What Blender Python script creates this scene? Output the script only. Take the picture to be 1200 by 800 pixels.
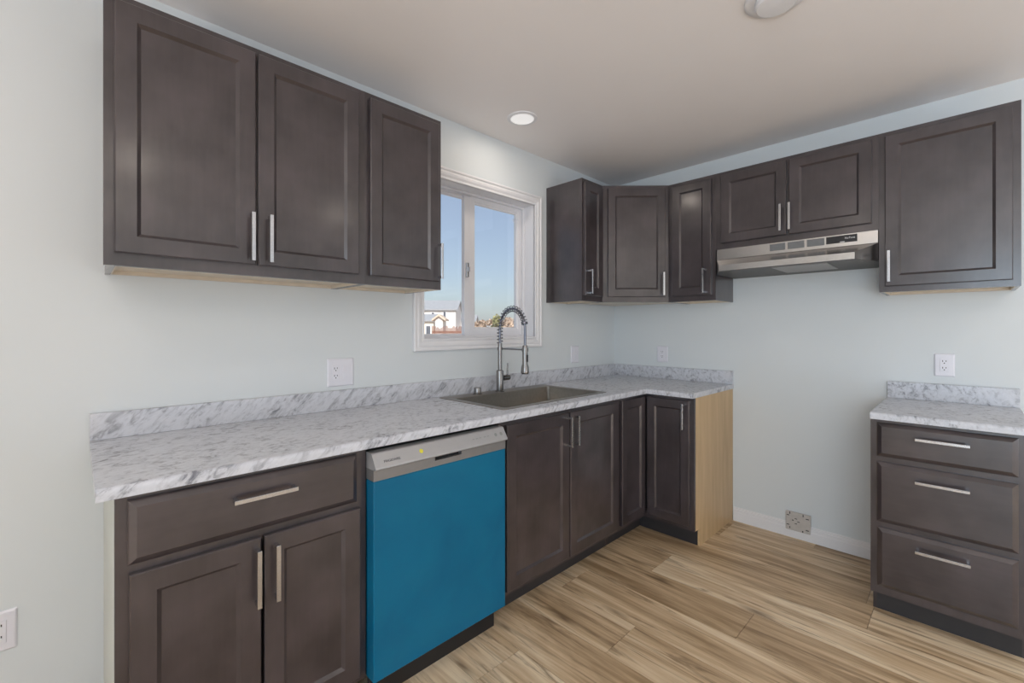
import bpy, bmesh, math, random
from mathutils import Vector, Matrix

S = bpy.context.scene
for o in list(bpy.data.objects):
    bpy.data.objects.remove(o)
COL = S.collection
PI = math.pi
random.seed(7)

# ------------------------------------------------------------------ camera
CAM = Vector((-3.1842, -2.0272, 1.2802))
YAW = 0.7712
cd = bpy.data.cameras.new('camera')
cam = bpy.data.objects.new('camera', cd)
COL.objects.link(cam)
cam.location = CAM
cam.rotation_euler = (PI / 2, 0, -YAW)
cd.sensor_width = 36
cd.lens = 521.24 / 1200 * 36
cd.shift_x = 3.858 / 1200
cd.shift_y = -13.49 / 1200
cd.clip_start = 0.02
cd.clip_end = 2000
S.camera = cam
FWD = Vector((math.sin(YAW), math.cos(YAW), 0))
RGT = Vector((math.cos(YAW), -math.sin(YAW), 0))

# ------------------------------------------------------------------ world, sun, lights, exposure
S.view_settings.view_transform = 'Standard'
S.view_settings.look = 'None'
S.view_settings.gamma = 1
S.view_settings.use_curve_mapping = False
S.view_settings.exposure = 0.0
w = bpy.data.worlds.new('World')
S.world = w
w.use_nodes = True
nt = w.node_tree
bg = nt.nodes['Background']
sky = nt.nodes.new('ShaderNodeTexSky')
sky.sky_type = 'NISHITA'
sky.sun_disc = False
sky.sun_elevation = math.radians(38)
sky.sun_rotation = math.radians(200)
sky.air_density = 1.0
sky.dust_density = 1.5
sky.ozone_density = 1.0
mixw = nt.nodes.new('ShaderNodeMix')          # thin pale haze over the sky
mixw.data_type = 'RGBA'
mixw.inputs[0].default_value = 0.55
mixw.inputs[7].default_value = (2.6, 2.85, 3.7, 1)
nt.links.new(sky.outputs[0], mixw.inputs[6])
nt.links.new(mixw.outputs[2], bg.inputs[0])
bg.inputs[1].default_value = 0.165


def area(name, loc, rot, sx, sy, power, col, spread=PI):
    l = bpy.data.lights.new(name, 'AREA')
    l.shape = 'RECTANGLE'
    l.size = sx
    l.size_y = sy
    l.energy = power
    l.color = col
    l.spread = spread
    o = bpy.data.objects.new(name, l)
    COL.objects.link(o)
    o.location = loc
    o.rotation_euler = rot
    return o


sl = bpy.data.lights.new('sun', 'SUN')
sl.energy = 5.0
sl.angle = math.radians(0.6)
sl.color = (1.0, 0.95, 0.88)
so = bpy.data.objects.new('sun', sl)
COL.objects.link(so)
so.rotation_euler = (math.radians(52), 0, math.radians(-38))   # from behind and left of the camera, outdoors only

# daylight from the rear patio opening and far left opening, plus added ceiling uplights
area('daylight_rear', (-2.3, -5.38, 1.40), (PI / 2, 0, 0), 4.2, 1.5, 5, (0.78, 0.90, 1.0))
area('fill_uplight_rear', (-2.3, -5.36, 0.45), (PI * 0.5 + math.radians(68), 0, 0), 4.2, 0.5, 34, (0.86, 0.92, 1.0))  # added fill lamp, tilted up to brighten the ceiling
area('daylight_side', (-5.88, -3.1, 1.25), (0, -PI / 2, 0), 1.9, 2.2, 32, (0.66, 0.84, 1.0), math.radians(110))
area('fill_uplight_side', (-5.86, -3.1, 0.45), (0, -PI / 2 - math.radians(68), 0), 0.5, 2.2, 82, (1.0, 0.945, 0.91), math.radians(130))  # second added fill, warmer, lifts the ceiling from the left side
DOWNLIGHTS = [(-1.40, -0.30), (-2.9, -2.6), (-1.3, -3.0), (-3.6, -1.2), (-2.9, -4.2)]  # first has a visible fixture; the rest are added lamps out of view
DOWN_POWER = 3.0

# ------------------------------------------------------------------ node helpers


def new_mat(name):
    m = bpy.data.materials.new(name)
    m.use_nodes = True
    n = m.node_tree
    return m, n, n.nodes['Principled BSDF'], n.nodes.new, n.links.new


def lin(r, g, b):
    f = lambda c: (c / 255 / 12.92) if c / 255 <= 0.04045 else ((c / 255 + 0.055) / 1.055) ** 2.4
    return (f(r), f(g), f(b), 1)


def ramp(N, stops):
    r = N('ShaderNodeValToRGB')
    e = r.color_ramp.elements
    while len(e) > 1:
        e.remove(e[-1])
    e[0].position, e[0].color = stops[0]
    for p, c in stops[1:]:
        x = e.new(p)
        x.color = c
    return r


def plain(name, col, rough=0.5, metal=0.0, spec=0.5, noise=0.04, scale=30, coat=0.0):
    m, n, b, N, L = new_mat(name)
    tc = N('ShaderNodeTexCoord')
    t = N('ShaderNodeTexNoise')
    t.inputs['Scale'].default_value = scale
    t.inputs['Detail'].default_value = 3
    L(tc.outputs['Object'], t.inputs['Vector'])
    c0 = tuple(max(0, c * (1 - noise)) for c in col[:3]) + (1,)
    c1 = tuple(min(1, c * (1 + noise)) for c in col[:3]) + (1,)
    r = ramp(N, [(0.3, c0), (0.7, c1)])
    L(t.outputs['Fac'], r.inputs[0])
    L(r.outputs[0], b.inputs['Base Color'])
    b.inputs['Roughness'].default_value = rough
    b.inputs['Metallic'].default_value = metal
    b.inputs['Specular IOR Level'].default_value = spec
    b.inputs['Coat Weight'].default_value = coat
    return m


def wood_dark(name, vertical=True):
    m, n, b, N, L = new_mat(name)
    tc = N('ShaderNodeTexCoord')
    oi = N('ShaderNodeObjectInfo')
    mp = N('ShaderNodeMapping')
    mp.inputs['Scale'].default_value = (22, 22, 2.2) if vertical else (2.2, 22, 22)
    cmb = N('ShaderNodeVectorMath')
    cmb.operation = 'ADD'
    mul = N('ShaderNodeMath')
    mul.operation = 'MULTIPLY'
    mul.inputs[1].default_value = 17.0
    L(oi.outputs['Random'], mul.inputs[0])
    L(tc.outputs['Object'], cmb.inputs[0])
    L(mul.outputs[0], cmb.inputs[1])
    L(cmb.outputs[0], mp.inputs['Vector'])
    g = N('ShaderNodeTexNoise')
    g.inputs['Scale'].default_value = 3
    g.inputs['Detail'].default_value = 6
    g.inputs['Roughness'].default_value = 0.6
    L(mp.outputs[0], g.inputs['Vector'])
    bl = N('ShaderNodeTexNoise')
    bl.inputs['Scale'].default_value = 6.5
    bl.inputs['Detail'].default_value = 3
    L(cmb.outputs[0], bl.inputs['Vector'])
    mx = N('ShaderNodeMix')
    mx.data_type = 'FLOAT'
    mx.inputs[0].default_value = 0.78
    L(g.outputs['Fac'], mx.inputs[2])
    L(bl.outputs['Fac'], mx.inputs[3])
    r = ramp(N, [(0.34, WD0), (0.66, WD1)])
    L(mx.outputs[0], r.inputs[0])
    L(r.outputs[0], b.inputs['Base Color'])
    b.inputs['Roughness'].default_value = 0.36
    b.inputs['IOR'].default_value = 1.5
    b.inputs['Coat Weight'].default_value = 0.8
    b.inputs['Coat Roughness'].default_value = 0.18
    b.inputs['Coat IOR'].default_value = 1.5
    bp = N('ShaderNodeBump')
    bp.inputs['Strength'].default_value = 0.04
    bp.inputs['Distance'].default_value = 0.002
    L(g.outputs['Fac'], bp.inputs['Height'])
    L(bp.outputs[0], b.inputs['Normal'])
    return m


WD0 = (0.028, 0.0215, 0.0235, 1)
WD1 = (0.060, 0.0465, 0.0505, 1)
M = {}
M['cab'] = wood_dark('espresso_stained_maple')
M['cab_h'] = wood_dark('espresso_stained_maple_crosswise', False)
M['inside'] = plain('cabinet_shadow_gap', (0.012, 0.011, 0.011), 0.7)  # near-black carcass colour stands in for the shade behind the doors
M['toe'] = plain('toe_kick_black_brown', (0.030, 0.028, 0.030), 0.5)
M['wall'] = plain('painted_wall', (0.67, 0.712, 0.732), 0.55, noise=0.01, scale=3)
M['ceil'] = plain('painted_ceiling', (0.86, 0.83, 0.82), 0.6, noise=0.01, scale=3)
M['trim'] = plain('white_semi_gloss_trim', (0.78, 0.78, 0.80), 0.32, noise=0.01)
M['vinyl'] = plain('white_vinyl', (0.76, 0.76, 0.79), 0.35, noise=0.01)
M['plate'] = plain('white_plastic', (0.74, 0.74, 0.80), 0.3, noise=0.01)
M['black'] = plain('black_plastic', (0.012, 0.012, 0.014), 0.35)
M['slot'] = plain('dark_slot', (0.02, 0.02, 0.022), 0.6)
M['nickel'] = plain('brushed_nickel', (0.55, 0.56, 0.585), 0.22, 1.0, noise=0.05, scale=200)
M['steel'] = plain('brushed_stainless', (0.52, 0.51, 0.50), 0.34, 1.0, noise=0.05, scale=120)
M['faucet'] = plain('brushed_steel_faucet', (0.27, 0.26, 0.255), 0.25, 1.0, noise=0.05, scale=150)
M['spring'] = plain('dark_chrome_spring', (0.20, 0.21, 0.25), 0.25, 1.0)
M['sink'] = plain('satin_stainless_sink', (0.30, 0.275, 0.245), 0.36, 1.0, noise=0.06, scale=60)
M['hood'] = plain('hood_stainless', (0.56, 0.55, 0.54), 0.24, 1.0, noise=0.04, scale=120)
M['hood_dark'] = plain('hood_grey_underside', (0.10, 0.10, 0.10), 0.5)
M['lens'] = plain('ribbed_light_lens', (0.27, 0.27, 0.27), 0.3, noise=0.1, scale=150)
M['vent'] = plain('grey_vent_slats', (0.20, 0.20, 0.20), 0.45)
M['panel_txt'] = plain('white_print', (0.75, 0.75, 0.75), 0.5)
M['grey_txt'] = plain('grey_print', (0.07, 0.07, 0.08), 0.5)
M['yellow'] = plain('yellow_dot_sticker', (0.72, 0.66, 0.06), 0.5)
M['dw_grey'] = plain('dishwasher_grey_panel', (0.42, 0.42, 0.43), 0.32, 0.35, noise=0.02)
M['dw_strip'] = plain('dishwasher_steel_strip', (0.25, 0.245, 0.245), 0.38, 0.5)
M['dot_green'] = plain('button_print', (0.25, 0.27, 0.26), 0.5)


def mat_maple():
    m, n, b, N, L = new_mat('natural_maple_panel')
    tc = N('ShaderNodeTexCoord')
    mp = N('ShaderNodeMapping')
    mp.inputs['Scale'].default_value = (8, 8, 0.9)
    L(tc.outputs['Object'], mp.inputs[0])
    t = N('ShaderNodeTexNoise')
    t.inputs['Scale'].default_value = 3
    t.inputs['Detail'].default_value = 5
    L(mp.outputs[0], t.inputs['Vector'])
    r = ramp(N, [(0.3, (0.53, 0.36, 0.185, 1)), (0.7, (0.64, 0.455, 0.255, 1))])
    L(t.outputs['Fac'], r.inputs[0])
    L(r.outputs[0], b.inputs['Base Color'])
    b.inputs['Roughness'].default_value = 0.4
    return m


M['maple'] = mat_maple()
M['pale_maple'] = plain('pale_maple_underside', (0.64, 0.56, 0.45), 0.45, noise=0.04)
M['pale_panel'] = plain('pale_melamine_panel', (0.60, 0.61, 0.55), 0.5, noise=0.02)


def mat_film():
    m, n, b, N, L = new_mat('blue_protective_film')
    tc = N('ShaderNodeTexCoord')
    t = N('ShaderNodeTexNoise')
    t.inputs['Scale'].default_value = 3.2
    t.inputs['Detail'].default_value = 4
    t.inputs['Distortion'].default_value = 0.6
    L(tc.outputs['Object'], t.inputs['Vector'])
    r = ramp(N, [(0.3, (0.001, 0.112, 0.225, 1)), (0.72, (0.003, 0.148, 0.272, 1))])
    L(t.outputs['Fac'], r.inputs[0])
    L(r.outputs[0], b.inputs['Base Color'])
    b.inputs['Roughness'].default_value = 0.34
    b.inputs['Specular IOR Level'].default_value = 0.25
    t2 = N('ShaderNodeTexNoise')
    t2.inputs['Scale'].default_value = 9
    t2.inputs['Detail'].default_value = 2
    L(tc.outputs['Object'], t2.inputs['Vector'])
    bp = N('ShaderNodeBump')
    bp.inputs['Strength'].default_value = 0.12
    bp.inputs['Distance'].default_value = 0.004
    L(t2.outputs['Fac'], bp.inputs['Height'])
    L(bp.outputs[0], b.inputs['Normal'])
    return m


M['film'] = mat_film()


def mat_marble():
    m, n, b, N, L = new_mat('marble_laminate')
    tc = N('ShaderNodeTexCoord')
    d = Vector((1.0, 0.35, 0.95)).normalized()
    e1 = d.orthogonal().normalized()
    e2 = d.cross(e1)

    def coords(sa, sb):
        cb = N('ShaderNodeCombineXYZ')
        for i, (ax, sc) in enumerate(((d, sa), (e1, sb), (e2, sb))):
            dp = N('ShaderNodeVectorMath')
            dp.operation = 'DOT_PRODUCT'
            dp.inputs[1].default_value = tuple(ax * sc)
            L(tc.outputs['Object'], dp.inputs[0])
            L(dp.outputs['Value'], cb.inputs[i])
        return cb

    def noise(c, sc, det, dist, rough=0.6):
        t = N('ShaderNodeTexNoise')
        t.inputs['Scale'].default_value = sc
        t.inputs['Detail'].default_value = det
        t.inputs['Distortion'].default_value = dist
        t.inputs['Roughness'].default_value = rough
        L(c.outputs[0], t.inputs['Vector'])
        return t
    n1 = noise(coords(11, 40), 1.0, 8, 0.7, 0.65)
    n2 = noise(coords(20, 70), 1.0, 6, 0.5, 0.7)
    n3 = noise(coords(5, 8), 1.0, 3, 0.3)
    rv = ramp(N, [(0.33, (0.0, 0, 0, 1)), (0.39, (0.35, 0.35, 0.35, 1)), (0.46, (0.82, 0.82, 0.82, 1)), (0.56, (1, 1, 1, 1))])
    L(n1.outputs['Fac'], rv.inputs[0])
    rf = ramp(N, [(0.30, (0.1, 0.1, 0.1, 1)), (0.43, (0.88, 0.88, 0.88, 1)), (0.55, (1, 1, 1, 1))])
    L(n2.outputs['Fac'], rf.inputs[0])
    ml = N('ShaderNodeMath')
    ml.operation = 'MULTIPLY'
    L(rv.outputs[0], ml.inputs[0])
    L(rf.outputs[0], ml.inputs[1])
    rs = ramp(N, [(0.35, (0.35, 0.35, 0.35, 1)), (0.65, (1, 1, 1, 1))])
    L(n3.outputs['Fac'], rs.inputs[0])
    inv = N('ShaderNodeMath')
    inv.operation = 'SUBTRACT'
    inv.inputs[0].default_value = 1.0
    L(ml.outputs[0], inv.inputs[1])
    amt = N('ShaderNodeMath')
    amt.operation = 'MULTIPLY'
    L(inv.outputs[0], amt.inputs[0])
    L(rs.outputs[0], amt.inputs[1])
    mx = N('ShaderNodeMix')
    mx.data_type = 'RGBA'
    mx.inputs[6].default_value = (0.63, 0.65, 0.70, 1)
    mx.inputs[7].default_value = (0.10, 0.106, 0.135, 1)
    L(amt.outputs[0], mx.inputs[0])
    L(mx.outputs[2], b.inputs['Base Color'])
    b.inputs['Roughness'].default_value = 0.36
    return m


M['marble'] = mat_marble()


def mat_floor():
    m, n, b, N, L = new_mat('maple_laminate_planks')
    tc = N('ShaderNodeTexCoord')
    at = N('ShaderNodeAttribute')
    at.attribute_name = 'plank_tone'
    sp = N('ShaderNodeSeparateXYZ')
    L(tc.outputs['Object'], sp.inputs[0])
    off = N('ShaderNodeMath')
    off.operation = 'MULTIPLY'
    off.inputs[1].default_value = 37.0
    L(at.outputs['Fac'], off.inputs[0])
    cb = N('ShaderNodeCombineXYZ')
    L(sp.outputs[0], cb.inputs[0])
    L(sp.outputs[1], cb.inputs[1])
    L(off.outputs[0], cb.inputs[2])

    def layer(scale, nscale, detail, dist=0.0, rough=0.55):
        mp = N('ShaderNodeMapping')
        mp.inputs['Scale'].default_value = scale
        L(cb.outputs[0], mp.inputs[0])
        t = N('ShaderNodeTexNoise')
        t.inputs['Scale'].default_value = nscale
        t.inputs['Detail'].default_value = detail
        t.inputs['Distortion'].default_value = dist
        t.inputs['Roughness'].default_value = rough
        L(mp.outputs[0], t.inputs['Vector'])
        return t
    broad = layer((11, 1.0, 1), 1.0, 4, 0.9)
    fine = layer((60, 2.2, 1), 1.0, 6, 0.5, 0.65)
    dark = layer((15, 1.1, 1), 1.3, 6, 1.8, 0.62)
    r1 = ramp(N, [(0.34, lin(150, 124, 92)), (0.5, lin(202, 176, 142)), (0.64, lin(234, 216, 186))])
    mxa = N('ShaderNodeMix')
    mxa.data_type = 'FLOAT'
    mxa.inputs[0].default_value = 0.33
    L(broad.outputs['Fac'], mxa.inputs[2])
    L(fine.outputs['Fac'], mxa.inputs[3])
    ad = N('ShaderNodeMath')
    ad.operation = 'MULTIPLY_ADD'
    ad.inputs[1].default_value = 0.15
    L(at.outputs['Fac'], ad.inputs[0])
    sb = N('ShaderNodeMath')
    sb.operation = 'SUBTRACT'
    sb.inputs[1].default_value = 0.075
    L(mxa.outputs[0], sb.inputs[0])
    L(sb.outputs[0], ad.inputs[2])
    L(ad.outputs[0], r1.inputs[0])
    r2 = ramp(N, [(0.53, (0, 0, 0, 1)), (0.66, (1, 1, 1, 1))])
    L(dark.outputs['Fac'], r2.inputs[0])
    f = N('ShaderNodeMath')
    f.operation = 'MULTIPLY'
    f.inputs[1].default_value = 0.72
    L(r2.outputs[0], f.inputs[0])
    mx = N('ShaderNodeMix')
    mx.data_type = 'RGBA'
    L(f.outputs[0], mx.inputs[0])
    L(r1.outputs[0], mx.inputs[6])
    mx.inputs[7].default_value = lin(112, 88, 62)
    mpk = N('ShaderNodeMapping')
    mpk.inputs['Scale'].default_value = (7.5, 2.3, 1)
    L(cb.outputs[0], mpk.inputs[0])
    vk = N('ShaderNodeTexVoronoi')
    vk.inputs['Scale'].default_value = 1.0
    wob = N('ShaderNodeVectorMath')
    wob.operation = 'MULTIPLY_ADD'
    wob.inputs[1].default_value = (0.25, 0.25, 0.25)
    L(dark.outputs['Color'], wob.inputs[0])
    L(mpk.outputs[0], wob.inputs[2])
    L(wob.outputs[0], vk.inputs['Vector'])
    rk = ramp(N, [(0.03, (0.75, 0.75, 0.75, 1)), (0.11, (0.35, 0.35, 0.35, 1)), (0.20, (0, 0, 0, 1))])
    L(vk.outputs['Distance'], rk.inputs[0])
    mk = N('ShaderNodeMix')
    mk.data_type = 'RGBA'
    L(rk.outputs[0], mk.inputs[0])
    L(mx.outputs[2], mk.inputs[6])
    mk.inputs[7].default_value = lin(92, 68, 44)
    L(mk.outputs[2], b.inputs['Base Color'])
    b.inputs['Roughness'].default_value = 0.42
    return m


M['floor'] = mat_floor()
M['seam'] = plain('plank_seam', (0.10, 0.07, 0.045), 0.8)


def mat_glass():
    m, n, b, N, L = new_mat('clear_window_glass')
    n.nodes.remove(b)
    tr = N('ShaderNodeBsdfTransparent')
    tr.inputs[0].default_value = (0.97, 0.985, 0.98, 1)
    gl = N('ShaderNodeBsdfGlossy')
    gl.inputs['Roughness'].default_value = 0.02
    lw = N('ShaderNodeLayerWeight')
    lw.inputs[0].default_value = 0.5
    pw = N('ShaderNodeMath')
    pw.operation = 'POWER'
    pw.inputs[1].default_value = 4.0
    L(lw.outputs['Facing'], pw.inputs[0])
    fr = N('ShaderNodeMath')
    fr.operation = 'MULTIPLY_ADD'
    fr.inputs[1].default_value = 0.5
    fr.inputs[2].default_value = 0.03
    L(pw.outputs[0], fr.inputs[0])
    mx = N('ShaderNodeMixShader')
    L(fr.outputs[0], mx.inputs[0])
    L(tr.outputs[0], mx.inputs[1])
    L(gl.outputs[0], mx.inputs[2])
    L(mx.outputs[0], n.nodes['Material Output'].inputs[0])
    return m


M['glass'] = mat_glass()


def mat_emit(name, col, s):
    m, n, b, N, L = new_mat(name)
    b.inputs['Base Color'].default_value = (0.8, 0.8, 0.8, 1)
    b.inputs['Emission Color'].default_value = col
    b.inputs['Emission Strength'].default_value = s
    return m


M['led'] = mat_emit('lit_diffuser', (1.0, 0.99, 0.97, 1), 0.45)
M['roof'] = plain('grey_asphalt_shingles', (0.36, 0.37, 0.40), 0.9, noise=0.1, scale=3)
M['siding'] = plain('pale_siding', (0.74, 0.70, 0.68), 0.7, noise=0.03, scale=2)
M['siding2'] = plain('cream_siding', (0.74, 0.66, 0.58), 0.7, noise=0.03, scale=2)
M['orange'] = plain('orange_wood_gable', (0.66, 0.52, 0.42), 0.7)
M['pane_far'] = plain('far_window_pane', (0.12, 0.13, 0.16), 0.2)
M['ground'] = plain('dry_pale_ground', (0.58, 0.50, 0.42), 0.95, noise=0.15, scale=0.3)
M['fence'] = plain('red_brown_fence', (0.24, 0.12, 0.09), 0.8, noise=0.2, scale=2)
M['bark'] = plain('bare_bark', (0.20, 0.15, 0.11), 0.9)
M['tan_leaf'] = plain('tan_winter_foliage', (0.52, 0.40, 0.32), 0.9, noise=0.25, scale=1.5)
M['green_leaf'] = plain('olive_foliage', (0.34, 0.33, 0.18), 0.9, noise=0.25, scale=1.5)

# ------------------------------------------------------------------ mesh helpers


class MB:
    def __init__(s):
        s.bm = bmesh.new()

    def box(s, x0, x1, y0, y1, z0, z1, bevel=0.0, seg=2):
        b = bmesh.new()
        r = bmesh.ops.create_cube(b, size=1)
        for v in b.verts:
            v.co = Vector(((x0 + x1) / 2 + v.co.x * abs(x1 - x0), (y0 + y1) / 2 + v.co.y * abs(y1 - y0), (z0 + z1) / 2 + v.co.z * abs(z1 - z0)))
        if bevel:
            bmesh.ops.bevel(b, geom=b.edges[:], offset=bevel, segments=seg, affect='EDGES', profile=0.5)
        s._take(b)
        return s

    def _take(s, b):
        me = bpy.data.meshes.new('tmp')
        b.to_mesh(me)
        b.free()
        s.bm.from_mesh(me)
        bpy.data.meshes.remove(me)

    def poly_prism(s, pts, z0, z1):
        lo = [s.bm.verts.new((p[0], p[1], z0)) for p in pts]
        hi = [s.bm.verts.new((p[0], p[1], z1)) for p in pts]
        s.bm.faces.new(lo)
        s.bm.faces.new(hi)
        k = len(pts)
        for i in range(k):
            s.bm.faces.new((lo[i], lo[(i + 1) % k], hi[(i + 1) % k], hi[i]))
        return s

    def prism_x(s, prof, x0, x1):
        """profile given as (y,z), extruded along x"""
        a = [s.bm.verts.new((x0, p[0], p[1])) for p in prof]
        b = [s.bm.verts.new((x1, p[0], p[1])) for p in prof]
        s.bm.faces.new(a)
        s.bm.faces.new(b)
        k = len(prof)
        for i in range(k):
            s.bm.faces.new((a[i], a[(i + 1) % k], b[(i + 1) % k], b[i]))
        return s

    def loft(s, loops, closed_ring=False, cap0=False, cap1=False):
        rings = [[s.bm.verts.new(p) for p in lp] for lp in loops]
        k = len(rings[0])
        m = len(rings)
        for i in range(m if closed_ring else m - 1):
            a, b = rings[i], rings[(i + 1) % m]
            for j in range(k):
                s.bm.faces.new((a[j], a[(j + 1) % k], b[(j + 1) % k], b[j]))
        if cap0:
            s.bm.faces.new(rings[0])
        if cap1:
            s.bm.faces.new(rings[-1])
        return s

    def rect(s, x0, x1, z0, z1, prof, closed_ring=False, cap0=False, cap1=False, y=0.0):
        """prof: (inset, out) with out measured along -y"""
        loops = []
        for i, o in prof:
            loops.append([(x0 + i, y - o, z0 + i), (x1 - i, y - o, z0 + i), (x1 - i, y - o, z1 - i), (x0 + i, y - o, z1 - i)])
        return s.loft(loops, closed_ring, cap0, cap1)

    def tube(s, path, rad, seg=10, cap=True):
        path = [Vector(p) for p in path]
        n = len(path)
        rads = rad if isinstance(rad, (list, tuple)) else [rad] * n
        t0 = (path[1] - path[0]).normalized()
        up = Vector((0, 0, 1)) if abs(t0.z) < 0.9 else Vector((1, 0, 0))
        u = t0.cross(up).normalized()
        loops = []
        for i in range(n):
            t = (path[min(i + 1, n - 1)] - path[max(i - 1, 0)]).normalized()
            u = (u - t * u.dot(t)).normalized()
            v = t.cross(u)
            loops.append([tuple(path[i] + (u * math.cos(a) + v * math.sin(a)) * rads[i]) for a in [2 * PI * k / seg for k in range(seg)]])
        return s.loft(loops, cap0=cap, cap1=cap)

    def lathe(s, prof, c=(0, 0, 0), axis='z', seg=24, cap0=True, cap1=True):
        """prof: (radius, height along axis)"""
        loops = []
        for r, h in prof:
            lp = []
            for k in range(seg):
                a = 2 * PI * k / seg
                p = (r * math.cos(a), r * math.sin(a), h)
                if axis == 'x':
                    p = (h, p[0], p[1])
                elif axis == 'y':
                    p = (p[0], h, p[1])
                lp.append((p[0] + c[0], p[1] + c[1], p[2] + c[2]))
            loops.append(lp)
        return s.loft(loops, cap0=cap0, cap1=cap1)

    def cells(s, xs, ys, keep, z0, z1):
        """grid of cells in the xy plane extruded from z0 to z1, inner walls removed"""
        nx, ny = len(xs) - 1, len(ys) - 1
        K = lambda i, j: 0 <= i < nx and 0 <= j < ny and keep(i, j)
        vs = {}

        def V(i, j, z):
            k = (i, j, z)
            if k not in vs:
                vs[k] = s.bm.verts.new((xs[i], ys[j], z))
            return vs[k]
        for i in range(nx):
            for j in range(ny):
                if not K(i, j):
                    continue
                for z in (z0, z1):
                    s.bm.faces.new((V(i, j, z), V(i + 1, j, z), V(i + 1, j + 1, z), V(i, j + 1, z)))
                for (a, b, di, dj) in (((i, j), (i + 1, j), 0, -1), ((i + 1, j), (i + 1, j + 1), 1, 0), ((i, j + 1), (i + 1, j + 1), 0, 1), ((i, j), (i, j + 1), -1, 0)):
                    if not K(i + di, j + dj):
                        s.bm.faces.new((V(*a, z0), V(*b, z0), V(*b, z1), V(*a, z1)))
        return s

    def build(s, name, mat, parent=None, smooth=False, loc=None, rz=None):
        bmesh.ops.recalc_face_normals(s.bm, faces=s.bm.faces[:])
        me = bpy.data.meshes.new(name)
        s.bm.to_mesh(me)
        s.bm.free()
        me.materials.append(mat)
        if smooth:
            for p in me.polygons:
                p.use_smooth = True
            try:
                me.set_sharp_from_angle(angle=math.radians(40))
            except Exception:
                pass
        o = bpy.data.objects.new(name, me)
        COL.objects.link(o)
        if parent:
            o.parent = parent
        if loc is not None:
            o.location = loc
        if rz is not None:
            o.rotation_euler = (0, 0, rz)
        return o


def thing(name, label, cat, loc=(0, 0, 0), rz=0.0, group=None):
    o = bpy.data.objects.new(name, None)
    o.empty_display_size = 0.05
    COL.objects.link(o)
    o.location = loc
    o.rotation_euler = (0, 0, rz)
    o['label'] = label
    o['category'] = cat
    if group:
        o['group'] = group
    return o


def tag(o, label, cat, group=None, kind=None):
    o['label'] = label
    o['category'] = cat
    if group:
        o['group'] = group
    if kind:
        o['kind'] = kind
    return o


def struct(o):
    o['kind'] = 'structure'
    return o


def text_part(name, body, size, mat, parent, loc, rot, extrude=0.0003, width=None):
    c = bpy.data.curves.new(name, 'FONT')
    c.body = body
    c.size = size
    c.extrude = extrude
    c.align_x = 'CENTER'
    c.align_y = 'CENTER'
    t = bpy.data.objects.new(name, c)
    COL.objects.link(t)
    bpy.context.view_layer.update()
    me = bpy.data.meshes.new_from_object(t.evaluated_get(bpy.context.evaluated_depsgraph_get()))
    bpy.data.objects.remove(t)
    if width:
        wx = max(v.co.x for v in me.vertices) - min(v.co.x for v in me.vertices)
        for v in me.vertices:
            v.co.x *= width / wx
    me.name = name
    me.materials.clear()
    me.materials.append(mat)
    o = bpy.data.objects.new(name, me)
    COL.objects.link(o)
    o.parent = parent
    o.location = loc
    o.rotation_euler = rot
    return o


# ------------------------------------------------------------------ room shell
ZC = 2.4616
XL, YB = -6.0, -5.5
T = 0.16
# floor planks: one structure mesh, every plank a face block with its own tone
bm = bmesh.new()
rnd = []
PW = 0.23
joints = {-1: -1.4, 0: -0.95, 1: -0.40, 2: -1.73, 3: -0.86, 4: -1.36, 5: -0.62, 6: -1.03, 7: -1.62, 8: -0.78, 9: -1.3}
k = -1
while True:
    x1 = -0.07 - PW * k
    x0 = x1 - PW
    if x1 < XL:
        break
    j0 = joints.get(k, -random.uniform(0, 1.3))
    y = j0
    while y < 0.2:
        y += 1.30
    while y > YB - 0.1:
        ya, yb = min(y, 0.0), max(y - 1.30, YB)
        xa, xb = max(x0, XL), min(x1, 0.0)
        if ya > yb and xb > xa:
            g = 0.0009
            tone = random.random()
            pts = [(xa + g, yb + g), (xb - g, yb + g), (xb - g, ya - g), (xa + g, ya - g)]
            top = [bm.verts.new((p[0], p[1], 0)) for p in pts]
            bot = [bm.verts.new((p[0], p[1], -0.010)) for p in pts]
            bm.faces.new(top)
            rnd.append(tone)
            for i in range(4):
                bm.faces.new((top[i], bot[i], bot[(i + 1) % 4], top[(i + 1) % 4]))
                rnd.append(tone)
        y -= 1.30
    k += 1
me = bpy.data.meshes.new('floor')
bm.to_mesh(me)
bm.free()
at_ = me.attributes.new('plank_tone', 'FLOAT', 'FACE')
for i, v in enumerate(rnd):
    at_.data[i].value = v
me.materials.append(M['floor'])
fl = bpy.data.objects.new('floor', me)
COL.objects.link(fl)
struct(fl)
struct(MB().box(XL - T, T, YB - T, T, -0.16, -0.004).build('floor_slab', M['seam']))
struct(MB().box(XL - T, T, YB - T, T, ZC, ZC + 0.12).build('ceiling', M['ceil']))

# window wall (y = 0): hole for the window; built flat then stood up by using cells in (x, z)
WX0, WX1, WZ0, WZ1 = -1.852, -0.978, 1.233, 2.117


def wall_xz(name, xs, zs, keep, y0, y1, mat):
    mb = MB().cells(xs, zs, keep, y0, y1)
    for v in mb.bm.verts:
        v.co = Vector((v.co.x, v.co.z, v.co.y))
    return struct(mb.build(name, mat))


def wall_yz(name, ys, zs, keep, x0, x1, mat):
    mb = MB().cells(ys, zs, keep, x0, x1)
    for v in mb.bm.verts:
        v.co = Vector((v.co.z, v.co.x, v.co.y))
    return struct(mb.build(name, mat))


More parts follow.
